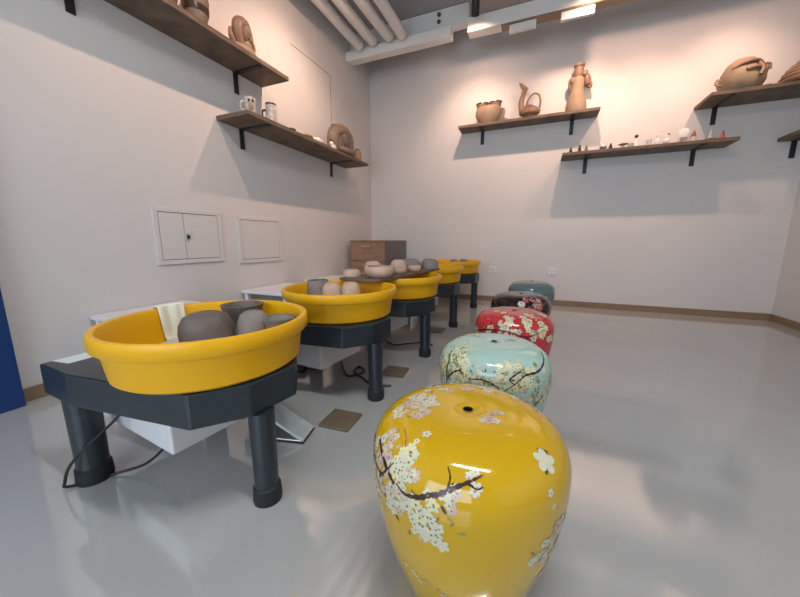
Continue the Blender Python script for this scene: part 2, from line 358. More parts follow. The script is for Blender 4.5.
bm = NB(); tube(bm, [(.04, 0, .37), (.075, 0, .37), (.10, 0, .32), (.13, 0, .25), (.07, 0, .28)], [.02, .026, .026, .012, .014], 10); blob(bm, (.085, -.02, .32), (.028, .03, .05), 4, .2); blob(bm, (.06, -.03, .38), (.03, .025, .03), 7, .2); obj('handle', bm, 'terracotta', t)
bm = NB(); tube(bm, [(-.03, 0, .36), (-.07, 0, .34), (-.078, 0, .29), (-.062, 0, .24)], [.018, .022, .016, .010], 10); blob(bm, (-.06, -.02, .33), (.022, .02, .035), 5, .2); obj('handle', bm, 'terracotta', t)
bm = NB(); blob(bm, (0, 0, .012), (.035, .03, .014), 4, .12, 2); tag(obj('clay_piece', bm, 'sand', loc=(-.44, y1, z1)), 'tiny flat clay piece between the lobed pot and the ewer', 'clay piece')
# deep shelf
z3 = 2.124
t = thing('pot', 'large rounded brown pot with carved face and small lug on deep right shelf', 'pot', (1.585, 4.17, z3)); t.scale = (1.06, 1, 1.08)
bm = NB(); lathe(bm, [(0, 0), (.11, 0), (.135, .02), (.155, .08), (.145, .15), (.11, .21), (.06, .25), (0, .262)], 40, sy=.85, warp=lambda a, z: 1 + .05 * math.sin(3 * a + 14 * z)); obj('pot_body', bm, 'sand', t)
bm = NB(); tube(bm, [(-.14, -.03, .06), (-.175, -.03, .075), (-.17, -.03, .11), (-.14, -.03, .10)], .008, 10); obj('lug', bm, 'sand', t)
bm = NB(); tube(bm, [(-.10, -.09, .16), (-.03, -.115, .19), (.05, -.10, .20), (.10, -.07, .17)], .013, 10); tube(bm, [(-.02, -.13, .13), (.05, -.125, .145), (.11, -.09, .12)], .012, 10)
tube(bm, [(.06, -.10, .18), (.085, -.12, .13), (.07, -.13, .08)], .014, 10); obj('relief', bm, 'terracotta', t)
bm = NB(); blob(bm, (.13, -.05, .14), (.02, .02, .035), 2, .1, 2); tube(bm, [(.12, -.06, .18), (.15, -.06, .17), (.155, -.06, .13)], .007, 8); obj('ear', bm, 'grog', t)
bm = NB(); lathe(bm, [(0, 0), (.065, 0), (.06, .03), (.035, .065), (0, .075)], 24, warp=lambda a, z: 1 + .05 * math.sin(4 * a)); tag(obj('clay_piece', bm, 'terracotta', loc=(1.81, 4.27, z3)), 'small brown mound between the two big pots on deep right shelf', 'clay piece')
t = thing('pot', 'reddish ribbed conical pot cut off by the right picture edge', 'pot', (2.02, 4.18, z3))
pr = [(0, 0), (.13, 0), (.165, .02)]
for i in range(1, 14):
    a = i / 14; pr.append((.165 * math.cos(a * PI / 2) ** .8 + (.006 if i % 2 else -.004), .02 + .22 * a))
pr.append((0, .24)); bm = NB(); lathe(bm, pr, 40); obj('pot_body', bm, 'terracotta', t)
bm = NB(); tube(bm, [(-.04, 0, .215), (-.03, 0, .265), (.03, 0, .265), (.04, 0, .215)], .009, 10); obj('handle', bm, 'sand', t)

# row of miniatures
z2 = 1.744; y2 = 4.215
def mini(px, name, label, shapes, cat='miniature'):
    MS = 1.35
    x = .223 + .00848 * (px - 568)
    if len(shapes) == 1:
        bm = NB(); shapes[0][1](bm); o = tag(obj(name, bm, shapes[0][2], loc=(x, y2, z2)), label, cat, 'tiny ceramics on the back wall shelf'); o.scale = (1.1, 1.1, 1.3) if px < 600 else (MS, MS, MS)
    else:
        t = thing(name, label, cat, (x, y2, z2), group='tiny ceramics on the back wall shelf')
        t.scale = (MS, MS, MS)
        for n, f, m in shapes:
            bm = NB(); f(bm); obj(n, bm, m, t)
def jar(r, h): return lambda bm: lathe(bm, [(0, 0), (r * .7, 0), (r, h * .35), (r * .8, h * .65), (r * .45, h * .75), (r * .55, h), (0, h * .98)], 16)
def cone(r, h, z=0): return lambda bm: lathe(bm, [(0, z), (r, z), (r * .9, z + h * .15), (r * .3, z + h * .8), (0, z + h)], 14)
def ball(r, z, sy=1, x=0): return lambda bm: blob(bm, (x, 0, z), (r, r * sy, r), 1, .03, 2)
def dish(r, h, z=0): return lambda bm: lathe(bm, [(0, z), (r * .5, z), (r, z + h), (r * .85, z + h), (0, z + h * .4)], 18)
def horns(h): return lambda bm: (tube(bm, [(-.008, 0, .02), (-.02, 0, h * .6), (-.014, 0, h)], [.007, .004], 8), tube(bm, [(.008, 0, .02), (.022, 0, h * .55), (.02, 0, h * .85)], [.007, .004], 8))
mini(572, 'miniature_jar', 'tiny dark jar at the far left end of the miniature row', [('jar_body', jar(.016, .045), 'glaze_dark')])
mini(582, 'miniature_jar', 'tiny dark jar second from left, tallest of the dark three', [('jar_body', jar(.016, .06), 'glaze_dark')])
mini(589.5, 'miniature_jar', 'tiny brown jar third from left above the shelf bracket', [('jar_body', jar(.015, .048), 'grog')])
mini(608, 'miniature_deer', 'tiny white horned figure on dark foot in the miniature row', [('foot', dish(.028, .022), 'clay_grey'), ('horns', horns(.10), 'glaze_white'), ('body', ball(.017, .03), 'glaze_white')])
mini(616, 'miniature_bottle', 'tiny dark bottle right of the white horned figure', [('bottle', jar(.013, .045), 'glaze_dark')])
mini(629, 'miniature_dish', 'tiny white footed dish with flat brown top', [('foot', cone(.016, .03), 'glaze_white'), ('dish', dish(.034, .008, .024), 'sand')])
mini(637, 'miniature_bowl', 'tiny greenish white bowl left of the dark capped figure', [('bowl', dish(.024, .03), 'glaze_white')])
mini(642, 'miniature_figure', 'tiny white figure with a dark round head', [('body', cone(.018, .075), 'glaze_white'), ('head', ball(.013, .08), 'glaze_dark')])
mini(655, 'miniature_cup', 'tiny white cup at the middle of the miniature row', [('cup', dish(.020, .045), 'glaze_white')])
mini(663, 'miniature_bottle', 'tiny slim white bottle with round stopper', [('bottle', jar(.016, .065), 'glaze_white'), ('stopper', ball(.009, .07), 'glaze_white')])
mini(672, 'miniature_bird', 'tiny white bird with dark beak in the miniature row', [('body', ball(.022, .024, .7), 'glaze_white'), ('neck', lambda bm: tube(bm, [(-.004, 0, .03), (-.006, 0, .06), (0, 0, .075)], [.009, .007], 8), 'glaze_white'), ('beak', lambda bm: tube(bm, [(.0, 0, .075), (.02, 0, .07)], [.006, .002], 8), 'glaze_dark')])
mini(688, 'miniature_plate', 'tiny upright round white plate on a small stand', [('plate', lambda bm: lathe(bm, [(0, 0), (.030, 0), (.033, .006), (.02, .010), (0, .010)], 24, mtx=Matrix.Translation((0, 0, .068)) @ Matrix.Rotation(R(90), 4, 'X')), 'glaze_white'), ('stand', dish(.022, .036), 'glaze_grey')])
mini(697, 'miniature_figure', 'tiny white figure with pointed red hat, beside the round plate', [('body', dish(.018, .035), 'glaze_white'), ('hat', cone(.017, .05, .034), 'glaze_red')])
mini(712, 'miniature_lamp', 'tiny grey cone on a wide flat white saucer', [('saucer', dish(.036, .010), 'glaze_grey'), ('cone', cone(.016, .065, .008), 'glaze_grey')])
mini(723, 'miniature_figure', 'tiny red pointed figure at the right end of the miniature row', [('body', cone(.016, .055, .006), 'glaze_red'), ('foot', dish(.016, .008), 'glaze_white')])

# ------------------------------------------------------------------ corner cabinet
t = thing('drawer_cabinet', 'wood fronted drawer cabinet with grey side in the room corner', 'cabinet', (-2.01, 4.04, 0))
bm = NB(); box(bm, -.25, -.35, .0, .25, .36, .785, .003); obj('body', bm, 'cabgrey', t, False)
bm = NB(); box(bm, -.252, -.372, .785, .252, .36, .803, .003); obj('top', bm, 'cabwood', t, False)
for k, (a, b) in enumerate(((.545, .78), (.29, .54), (.035, .285))):
    bm = NB(); box(bm, -.248, -.37, a, .248, -.351, b, .003); d = obj('drawer', bm, 'cabwood', t, False)
    bm = NB(); z = b - .055; tube(bm, [(-.06, -.37, z), (-.06, -.392, z), (.06, -.392, z), (.06, -.37, z)], .007, 8, smooth=0); obj('handle', bm, 'steel', d)

# ------------------------------------------------------------------ white side benches behind the wheels
for y0, y1, lb in ((.96, 1.50, 'white low table against left wall behind the nearest pottery wheel'),
                   (1.99, 2.55, 'white low table against left wall behind the second pottery wheel'),
                   (2.80, 3.35, 'white low table against left wall behind the third pottery wheel')):
    t = thing('low_table', lb, 'table', (-2.07, (y0 + y1) / 2, 0), group='white low tables along the left wall')
    w = (y1 - y0) / 2
    bm = NB(); box(bm, -.25, -w, .355, .25, w, .38, .005); obj('tabletop', bm, 'plastic', t, False)
    for sx, sy in ((-1, -1), (-1, 1), (1, -1), (1, 1)):
        bm = NB(); X = sx * .21; Y = sy * (w - .03); box(bm, X - .018, Y - .018, 0, X + .018, Y + .018, .355, .003); obj('leg', bm, 'plastic', t, False)

# ------------------------------------------------------------------ pottery wheels
LABW = ['nearest pottery wheel, yellow basin holding three dark clay pots',
        'second pottery wheel, yellow basin with grey and pinkish clay bowls',
        'third pottery wheel, partly covered by the long clay board',
        'fourth pottery wheel, its yellow basin overlapping the farthest one',
        'farthest pottery wheel, closest to the back wall']
def build_wheel():
    t = thing('pottery_wheel', LABW[0], 'pottery wheel', (-.98, .715, 0), group='row of pottery wheels with yellow basins')
    pts = [(-.49, -.255), (-.30, -.268), (-.10, -.245), (.165, -.215), (.262, -.10), (.285, .06), (.19, .18), (.0, .262), (-.49, .262)]
    bm = NB(); prism(bm, pts, .303, .405, .006); obj('table_body', bm, 'navy', t, False)
    for x, y in ((.250, -.055), (-.365, -.215), (-.33, .205)):
        r0 = .035 if x > 0 else .043
        bm = NB(); lathe(bm, [(0, .03), (r0, .03), (r0 * 1.08, .303), (0, .303)], 28, (x, y, 0)); l = obj('leg', bm, 'navy', t)
        bm = NB(); lathe(bm, [(0, 0), (r0 + .006, 0), (r0 + .008, .01), (r0 + .006, .05), (r0, .055), (0, .055)], 28, (x, y, 0)); obj('rubber_foot', bm, 'rubber', l)
    # hanging motor housing
    bm = NB(); box(bm, -.50, -.17, .155, .02, .17, .303, .006, mtx=Matrix.Rotation(R(-6), 4, 'Z')); obj('motor_housing', bm, 'plastic', t, False)
    bm = NB(); lathe(bm, [(0, .405), (.03, .405), (.03, .455), (.15, .46), (.152, .472), (0, .474)], 40); obj('wheel_head', bm, 'steel', t)
    return t
def basin_bm():
    bm = NB()
    lathe(bm, [(.032, .407), (.262, .407), (.272, .415), (.284, .50), (.286, .505), (.300, .507), (.305, .513), (.306, .545), (.302, .553), (.296, .555), (.286, .552),
               (.282, .545), (.279, .51), (.262, .43), (.255, .418), (.04, .415), (.032, .415), (.032, .407)], 72)
    return bm
w0 = build_wheel()
def dup(o, parent=None):
    c = o.copy(); C.objects.link(c); c.parent = parent
    for ch in list(o.children): dup(ch, c)
    return c
WX = [0, .012, .045, .04, .055]; WY = [0, .72, 1.41, 2.26, 3.23]; BD = [0, .05, .085, .085, .07]; BX = [0, -.012, .005, -.01, -.015]
b0 = basin_bm(); basin0 = obj('splash_basin', b0, 'basin', w0)
# stickers only seen on the nearest one are added after copying
wheels = [w0]
for i in range(1, 5):
    c = dup(w0); c.location = (-.98 + WX[i], .715 + WY[i], 0); c['label'] = LABW[i]; wheels.append(c)
    for ch in c.children:
        if ch.name.startswith('splash_basin'): ch.location = (BX[i], BD[i], 0)
        if ch.name.startswith('wheel_head'): ch.location = (BX[i], BD[i], 0)
def sticker(x0, y0, x1, y1, m, dots):
    bm = NB(); prism(bm, [(x0, y0), (x1, y0 + .01), (x1, y1 + .01), (x0, y1)], .405, .4063, 0, 0)
    for a, b, r in dots: lathe(bm, [(0, .4063), (r, .4063), (r, .4069), (0, .4069)], 16, (a, b, 0), 1)
    o = obj('sticker', bm, [m, 'ink_y' if m == 'paper' else 'paper'], w0, False); return o
sticker(-.482, -.225, -.405, .05, 'paper', [(-.44, -.13, .024), (-.44, -.06, .018)])
sticker(-.395, -.12, -.33, .05, 'ink_b', [(-.36, -.06, .02)])

# cables
def cable(wi, pts, r=.0045):
    o = wheels[wi].location; bm = NB(); tube(bm, [Vector(p) - o for p in pts], r, 8, smooth=8); return obj('power_cable', bm, 'black', wheels[wi])
cable(0,
      [(-1.20, .545, .27), (-1.24, .53, .22), (-1.30, .44, .12), (-1.345, .425, .04), (-1.36, .44, .006), (-1.28, .54, .010), (-1.20, .58, .04), (-1.14, .61, .10), (-1.12, .62, .16)])
cable(1,
      [(-1.15, 1.72, .006), (-1.05, 1.60, .006), (-.98, 1.55, .006), (-.93, 1.63, .012), (-1.0, 1.70, .006), (-.98, 1.60, .014), (-.9, 1.56, .006), (-.8, 1.50, .006), (-.70, 1.53, .006)], .006)
cable(2,
      [(-1.2, 2.4, .006), (-1.0, 2.2, .006), (-.9, 2.25, .006), (-.78, 2.34, .006), (-.70, 2.30, .006)])
t = thing('power_adapter', 'black power adapter lying under the second pottery wheel', 'adapter', (-1.33, 1.50, 0), R(20))
bm = NB(); box(bm, -.06, -.03, 0, .06, .03, .04, .008); obj('case', bm, 'black', t)
bm = NB(); tube(bm, [(.06, 0, .02), (.10, 0, .012), (.14, .03, .006)], .005, 8); obj('lead', bm, 'black', t)
# foot pedal
t = thing('foot_pedal', 'grey foot pedal with pale tilted plate beside the nearest wheel leg', 'foot pedal', (-.905, .955, 0), R(14)); t.scale = (.86, .92, 1)
bm = NB(); box(bm, -.15, -.06, 0, .10, .06, .010, .003); box(bm, -.15, -.06, .010, .09, .06, .016, .003, 1); obj('base_plate', bm, ['rubber', 'steel'], t, False)
bm = NB(); box(bm, -.145, -.058, -.006, .145, .058, .006, .004, mtx=Matrix.Translation((-.03, 0, .078)) @ Matrix.Rotation(R(28), 4, 'Y')); obj('tread_plate', bm, 'pedal', t, False)
bm = NB(); box(bm, -.13, -.045, .016, -.09, .045, .10, .004); obj('pivot_block', bm, 'clay_grey', t, False)
for x, y, rz, lb in ((-.765, 1.125, 4, 'brown square tile on floor between the first and second wheel legs'),
                     (-.76, 1.72, 6, 'brown square tile on floor between the second and third wheel legs'),
                     (-.80, 2.72, 0, 'brown square tile on floor in front of the fourth wheel')):
    bm = NB(); box(bm, -.072, -.072, 0, .072, .072, .012, .003); o = tag(obj('floor_tile_sample', bm, 'bronze', smooth=False, loc=(x, y, 0)), lb, 'tile', 'brown square tiles on the floor'); o.rotation_euler = (0, 0, R(rz))

# clay in first basin (resting on wheel head at z .474)
def pot_down(loc, r, h, m, label, name='clay_bowl', dome=.75):
    pr = [(r - .008, 0), (r, 0), (r * 1.02, h * .3), (r * .97, h * .6), (r * .8, h * .86), (r * .55, h * .98), (r * .3, h), (0, h)]
    bm = NB(); lathe(bm, pr, 36, warp=lambda a, z: 1 + .02 * math.sin(3 * a + 20 * z)); return tag(obj(name, bm, m, loc=loc), label, 'clay bowl')
pot_down((-1.005, .715, .475), .082, .090, 'clay_dark', 'upturned dark brown clay bowl on the left in the nearest basin')
pot_down((-.885, .80, .475), .052, .088, 'clay_grey', 'upturned grey clay bowl in the middle of the nearest basin')
t = thing('clay_dish', 'shallow dark clay dish at right side of the nearest basin', 'clay dish', (-.815, .845, .420)); t.scale = (.85, .85, .98)
bm = NB(); lathe(bm, [(0, 0), (.04, 0), (.05, .06), (.062, .105), (.066, .118), (.060, .118), (.05, .108), (0, .104)], 32); obj('dish', bm, 'clay_grey', t)
bm = NB(); lathe(bm, [(.058, .116), (.062, .121), (.067, .119), (.067, .112)], 32); obj('rim', bm, 'clay_dark', t)
bm = NB(); lathe(bm, [(0, .0), (.05, 0), (.065, .07), (.075, .128), (.078, .135), (.066, .135), (.055, .12), (.045, .03), (0, .02)], 32)
tag(obj('clay_bowl', bm, 'clay_dark', loc=(-1.055, .905, .42)), 'dark open clay bowl behind the two upturned bowls in nearest basin', 'clay bowl')
# cream cloth over back rim of basin 1
bm = NB(); rn = random.Random(2)  # thin cream sheet bent over the rim and down the inside
a0 = R(171)
def strip_pt(a, q):   # q 0..1 from outside hanging, over the rim, down the inside
    P = [(.312, .50), (.313, .54), (.310, .559), (.298, .5625), (.280, .559), (.271, .52), (.258, .45), (.23, .424)]
    k = q * (len(P) - 1); i = min(int(k), len(P) - 2); f = k - i
    r = P[i][0] + (P[i + 1][0] - P[i][0]) * f; z = P[i][1] + (P[i + 1][1] - P[i][1]) * f
    r += .003 * math.sin(a * 40)
    return Vector((-.98 + r * math.cos(a), .715 + r * math.sin(a), z))
gv = [[bm.verts.new(strip_pt(a0 + R(-9 + 18 * i / 16), j / 21)) for j in range(22)] for i in range(17)]
for i in range(16):
    for j in range(21): bm.faces.new((gv[i][j], gv[i + 1][j], gv[i + 1][j + 1], gv[i][j + 1]))
o = obj('strip', bm, 'cream'); tag(o, 'cream cloth hung over the back rim of the nearest basin', 'strip')
md = o.modifiers.new('s', 'SOLIDIFY'); md.thickness = .003; md.offset = 1
# clay in the second basin
B2 = (-.98, 1.485, 0)
def pot_up(loc, r, h, m, label, cat='clay bowl', inn=None, rz=0, tilt=0):
    pr = [(0, 0), (r * .62, 0), (r * .9, h * .28), (r, h * .55), (r * .97, h * .85), (r * .9, h), (r * .8, h), (r * .86, h * .8), (r * .8, h * .3), (0, h * .2)]
    bm = NB(); lathe(bm, pr, 32, warp=lambda a, z: 1 + .025 * math.sin(3 * a + 17 * z + loc[0] * 50)); o = tag(obj('clay_bowl', bm, m, loc=loc), label, cat)
    o.rotation_euler = (tilt, 0, rz); return o
pot_up((-1.14, 1.50, .42), .064, .16, 'clay_grey', 'dark grey open clay bowl on the left in the second basin')
pot_down((-1.03, 1.47, .475), .052, .100, 'clay_pink', 'upturned pinkish clay bowl in the middle of the second basin')
pot_down((-.945, 1.53, .475), .052, .100, 'clay_pink', 'upturned pinkish clay bowl nearest the board in the second basin')
# board
t = thing('clay_board', 'long dark board carrying clay bowls across second and third basins', 'board', (-.94, 2.17, .556), R(-5.5))
bm = NB(); box(bm, -.14, -.49, 0, .14, .49, .018, .003); obj('plank', bm, 'shelfwood', t, False)
bm = NB()
for y in (-.35, .35): box(bm, -.13, y - .02, -.012, .13, y + .02, 0, .002)
obj('batten', bm, 'shelfwood', t, False)
zb = .574
pot_down((-1.10, 1.80, zb), .058, .045, 'clay_pink', 'small pinkish upturned bowl at the near left corner of the board')
pot_up((-.90, 1.80, zb), .095, .07, 'clay_pink', 'wide pinkish clay bowl at the near end of the board')
pot_down((-1.06, 2.02, zb), .062, .085, 'clay_pink', 'tall rounded pinkish bowl behind the wide bowl on the board')
pot_up((-.87, 2.02, zb), .055, .045, 'clay_pink', 'small pinkish clay cup right of the wide bowl on the board')
pot_down((-.93, 2.17, zb), .06, .09, 'clay_pink', 'rounded pinkish bowl in the middle of the board')
pot_up((-.83, 2.24, zb), .052, .045, 'clay_pink', 'pinkish clay cup at right edge of the board middle')
pot_down((-.93, 2.40, zb), .085, .085, 'clay_grey', 'upturned grey clay bowl near the far end of the board')
pot_down((-.81, 2.54, zb), .07, .08, 'clay_grey', 'upturned grey clay bowl at the far right end of the board')
for x, y, lb in ((-.96, 3.95, 'left'), (-.86, 4.05, 'right')):
    pot_down((x, y + .05, .475), .055, .095, 'clay_grey', 'small grey clay bowl, %s one in the farthest basin' % lb)

# ------------------------------------------------------------------ ceramic stools
SH, SR = .428, .214
def sprof():
    zb, rb, e, d = .748, .609, .726, .006
    P = [(.0098, SH - .030), (.0098, SH - .001), (.0108, SH - .0001)]
    P += [(.035, SH), (.055, SH)]
    for i in range(0, 41):
        t = i / 40; th = PI / 2 * (1 - t)
        c = math.cos(th); s = math.sin(th)
        r = .3 + .7 * (c ** e if c > 1e-6 else 0); z = zb + (1 - zb) * (s ** e if s > 1e-6 else 0)
        P.append((SR * r, SH * z))
    for i in range(1, 21):
        t = i / 20; P.append((SR * (1 - (1 - rb) * t ** 1.7), SH * zb * (1 - t) ))
    P.append((SR * rb - .012, 0)); return P
SP = sprof()
# arc length table over the outer profile
AL = [0]
for a, b in zip(SP, SP[1:]): AL.append(AL[-1] + math.hypot(a[0] - b[0], a[1] - b[1]))
def spt(th, s, off=.0006):
    s = max(AL[3] + .001, min(s, AL[-2] - .001)); i = 0
    while AL[i + 1] < s: i += 1
    f = (s - AL[i]) / (AL[i + 1] - AL[i] + 1e-9); a, b = SP[i], SP[i + 1]
    r = a[0] + (b[0] - a[0]) * f; z = a[1] + (b[1] - a[1]) * f
    d = Vector((b[0] - a[0], b[1] - a[1])).normalized(); n = Vector((-d.y, d.x)) 
    if n.x * (r) + n.y * (z - SH * .5) < 0: n = -n
    r += n.x * off; z += n.y * off
    return Vector((r * math.cos(th), r * math.sin(th), z)), r
def s_of(r, z):      # closest arc position
    best = min(range(3, len(SP) - 1), key=lambda i: (SP[i][0] - r) ** 2 + (SP[i][1] - z) ** 2); return AL[best]
def poly(bm, th, s, pts, mi, off=.0006):
    _, r = spt(th, s)
    r = max(r, .02); c = bm.verts.new(spt(th, s, off)[0]); vs = []
    for u, v in pts: vs.append(bm.verts.new(spt(th + u / r, s + v, off)[0]))
    for i in range(len(vs)):
        f = bm.faces.new((c, vs[i], vs[(i + 1) % len(vs)])); f.material_index = mi
def flower(bm, th, s, R0, rot, mi, core=5):
    for k in range(5):
        a = rot + k * 2 * PI / 5; cx, cy = R0 * .56 * math.cos(a), R0 * .56 * math.sin(a)
        pts = []
        for j in range(9):
            b = 2 * PI * j / 9; u = R0 * .42 * math.cos(b) * 1.05; v = R0 * .36 * math.sin(b)
            pts.append((cx + u * math.cos(a) - v * math.sin(a), cy + u * math.sin(a) + v * math.cos(a)))
        _, r = spt(th, s); r = max(r, .02)
        poly(bm, th + cx / r, s + cy, [(p[0] - cx, p[1] - cy) for p in pts], mi, .0006 + .00008 * k)
    poly(bm, th, s, [(R0 * .2 * math.cos(b * PI / 3), R0 * .2 * math.sin(b * PI / 3)) for b in range(6)], core, .0014)
def leafd(bm, th, s, R0, rot, mi):
    pts = []
    for j in range(8):
        b = 2 * PI * j / 8; u = R0 * math.cos(b); v = R0 * .38 * math.sin(b)
        pts.append((u * math.cos(rot) - v * math.sin(rot), u * math.sin(rot) + v * math.cos(rot)))
    poly(bm, th, s, pts, mi, .0005)
def branch(bm, pts, widths, mi):
    P = spline([(a, b, 0) for a, b in pts], 8); n = len(P); L0 = []; L1 = []
    for i, p in enumerate(P):
        q = P[min(i + 1, n - 1)] - P[max(i - 1, 0)]
        _, r = spt(p.x, p.y); r = max(r, .02); d = Vector((q.x * r, q.y)).normalized(); nn = Vector((-d.y, d.x))
        t = i / (n - 1) * (len(widths) - 1); k = min(int(t), len(widths) - 2); w = widths[k] + (widths[k + 1] - widths[k]) * (t - k)
        w *= 1 + .25 * math.sin(i * 1.7)
        L0.append(bm.verts.new(spt(p.x + nn.x * w / r, p.y + nn.y * w, .0011)[0])); L1.append(bm.verts.new(spt(p.x - nn.x * w / r, p.y - nn.y * w, .0011)[0]))
    for i in range(n - 1):
        f = bm.faces.new((L0[i], L0[i + 1], L1[i + 1], L1[i])); f.material_index = mi
MI = ['petal', 'petal_p', 'petal_y', 'petal_r', 'core', 'branch', 'petal_g']   # material indices 1..7
def stool(loc, gl, label, deco, sc=1):
    t = thing('garden_stool', label, 'stool', loc, group='row of ceramic drum stools'); t.scale = (sc, sc, 1)
    bm = NB(); lathe(bm, SP, 128)
    deco(bm)
    me2 = bpy.data.meshes.new('stool_body'); bm.to_mesh(me2); bm.free()
    for m in [gl] + MI: me2.materials.append(M[m])
    for p in me2.polygons: p.use_smooth = True
    o = bpy.data.objects.new('stool_body', me2); C.objects.link(o); o.parent = t
    bm = NB(); lathe(bm, [(0, SH - .022), (.0094, SH - .022), (.0096, SH + .0002), (.0115, SH + .0003), (.0115, SH - .002)], 24); obj('hole_shade', bm, 'black', t)  # black liner, the shade inside the seat hole put into its colour
    return t
def cluster(bm, rn, th, s, sth, ss, n, R0, kinds, leaves=0):
    for _ in range(int(n * 1.35)):
        a, b = rn.gauss(0, 1), rn.gauss(0, 1)
        flower(bm, th + a * sth, s + b * ss, R0 * rn.uniform(.5, 1.1), rn.uniform(0, 6), rn.choice(kinds), rn.choice((5, 5, 3)))
    for _ in range(leaves):
        leafd(bm, th + rn.gauss(0, 1) * sth * 1.2, s + rn.gauss(0, 1) * ss * 1.2, R0 * .6, rn.uniform(0, 6), rn.choice((2, 5, 6, 7)))
def deco_yellow(bm):
    rn = random.Random(7)
    for th, s, a, b, n, R0, kd, lf in (
        (-2.95, .120, .22, .022, 20, .0125, (1, 1, 2), 5), (2.9, .150, .2, .014, 8, .012, (1, 1, 2), 4), (-2.78, .165, .12, .012, 5, .015, (2, 1), 3), (-2.545, .1412, .02, .004, 2, .013, (2, 1), 1),
        (2.34, .135, .05, .008, 3, .014, (1, 2), 1), (1.72, .125, .05, .008, 3, .014, (1, 2), 1), (1.40, .155, .10, .008, 4, .013, (1, 2), 2),
        (-.36, .070, .22, .007, 6, .0115, (1, 2), 4), (0.1, .09, .15, .006, 4, .009, (2, 1), 3),
        (-2.04, .216, .07, .020, 20, .0125, (1, 1, 3), 6), (-1.92, .236, .05, .014, 8, .012, (2, 1), 4),
        (-1.70, .300, .085, .022, 30, .0135, (1, 1, 3), 10), (-2.0, .295, .11, .022, 22, .0135, (1, 1, 2), 10),
        (-2.35, .24, .10, .03, 22, .0125, (2, 1), 10), (-2.45, .30, .12, .03, 22, .0125, (1, 2), 8), (-1.62, .335, .05, .01, 4, .012, (1,), 3),
        (-1.50, .232, .05, .010, 5, .010, (2, 1), 4), (-1.30, .213, .05, .008, 5, .010, (2, 1), 4), (-1.50, .258, .02, .014, 3, .009, (2,), 3),
        (-.66, .368, .06, .014, 9, .013, (1, 1, 3), 6), (-.50, .335, .05, .012, 5, .012, (1, 2), 4), (-.35, .40, .1, .03, 12, .012, (1, 2), 5),
        (-1.80, .47, .10, .012, 5, .008, (2, 3), 6), (2.2, .28, .25, .05, 40, .013, (1, 2), 12), (.8, .24, .2, .04, 30, .013, (1, 2), 10)):
        cluster(bm, rn, th, s, a, b, n, R0, kd, lf)
    flower(bm, -.50, .204, .024, .3, 1, 3); leafd(bm, -.42, .190, .012, .8, 6); leafd(bm, -.56, .215, .010, 2.2, 6)
    flower(bm, -.62, .25, .008, .3, 1); flower(bm, -.60, .275, .006, 1, 1)
    branch(bm, [(-2.02, .262), (-1.93, .270), (-1.786, .263), (-1.68, .250), (-1.612, .2446), (-1.479, .2276), (-1.325, .2118), (-1.229, .203)], [.001, .003, .0045, .004, .0045, .0025, .001], 6)
    branch(bm, [(-2.75, .25), (-2.391, .2753), (-2.2, .272)], [.004, .004, .001], 6)
    branch(bm, [(-2.508, .2312), (-2.228, .2500), (-2.05, .268)], [.003, .004, .003], 6)
    branch(bm, [(-2.30, .285), (-2.2, .262), (-2.12, .235)], [.003, .0025, .001], 6)
    branch(bm, [(-1.55, .240), (-1.53, .215), (-1.57, .198)], [.002, .0015, .001], 6)
    branch(bm, [(-1.37, .216), (-1.30, .225), (-1.24, .221)], [.002, .0015, .001], 6)
    branch(bm, [(-2.1, .20), (-2.2, .185), (-2.35, .175)], [.0015, .001], 4)
    branch(bm, [(2.0, .30), (1.4, .27), (.9, .24), (.5, .23)], [.005, .004, .002], 6)
    branch(bm, [(-.75, .39), (-.60, .365), (-.45, .32)], [.001, .0015, .001], 6)
def deco_green(bm):
    rn = random.Random(11)
    for k in range(20):
        cluster(bm, rn, rn.uniform(-2.9, -.5), rn.uniform(.20, .36), .10, .022, 12, .0105, (1, 1, 3, 3, 7, 7), 14)
    for k in range(14):
        cluster(bm, rn, rn.uniform(0, 6.28), rn.uniform(.23, .40), .09, .022, 12, .012, (1, 1, 3, 7), 7)
    cluster(bm, rn, -2.6, .16, .15, .02, 16, .011, (1, 3), 6); cluster(bm, rn, -1.15, .21, .10, .012, 10, .012, (3, 1), 4)
    cluster(bm, rn, 2.6, .13, .15, .02, 16, .011, (1, 3), 6); cluster(bm, rn, .5, .09, .2, .01, 5, .010, (2, 7), 4)
    branch(bm, [(-.05, .19), (-.26, .212), (-.634, .240), (-.913, .245), (-1.05, .262), (-1.30, .297)], [.002, .003, .004, .002, .001], 6)
    branch(bm, [(-.988, .2312), (-1.192, .2546), (-1.1, .275)], [.002, .003, .001], 6)
    branch(bm, [(-2.35, .31), (-2.2, .275), (-2.04, .2546), (-1.95, .268)], [.004, .0035, .003, .001], 6)
    branch(bm, [(-1.85, .272), (-1.6, .265), (-1.35, .285)], [.001, .003, .002], 6)
    branch(bm, [(-2.5, .20), (-2.35, .25), (-2.35, .33)], [.002, .003, .003], 6)
    branch(bm, [(-.5, .33), (-.8, .36), (-1.2, .34)], [.002, .004, .003], 6)
    branch(bm, [(2.5, .3), (1.5, .27), (.8, .24), (.3, .25)], [.005, .004, .002], 6)
def deco_red(bm):
    rn = random.Random(5)
    for k in range(20):
        cluster(bm, rn, rn.uniform(-2.9, -.3), rn.uniform(.19, .40), .07, .012, 4, .019, (1, 2, 3, 3), 3)
    for k in range(12): cluster(bm, rn, rn.uniform(0, 6.28), rn.uniform(.13, .38), .07, .012, 4, .018, (1, 2, 3), 3)
    for k in range(6): cluster(bm, rn, rn.uniform(-3.1, -.6), rn.uniform(.12, .17), .06, .010, 3, .014, (2, 3), 2)
    branch(bm, [(-2.7, .30), (-2.2, .27), (-1.7, .26), (-1.2, .28), (-.7, .25)], [.004, .004, .003, .002], 6)
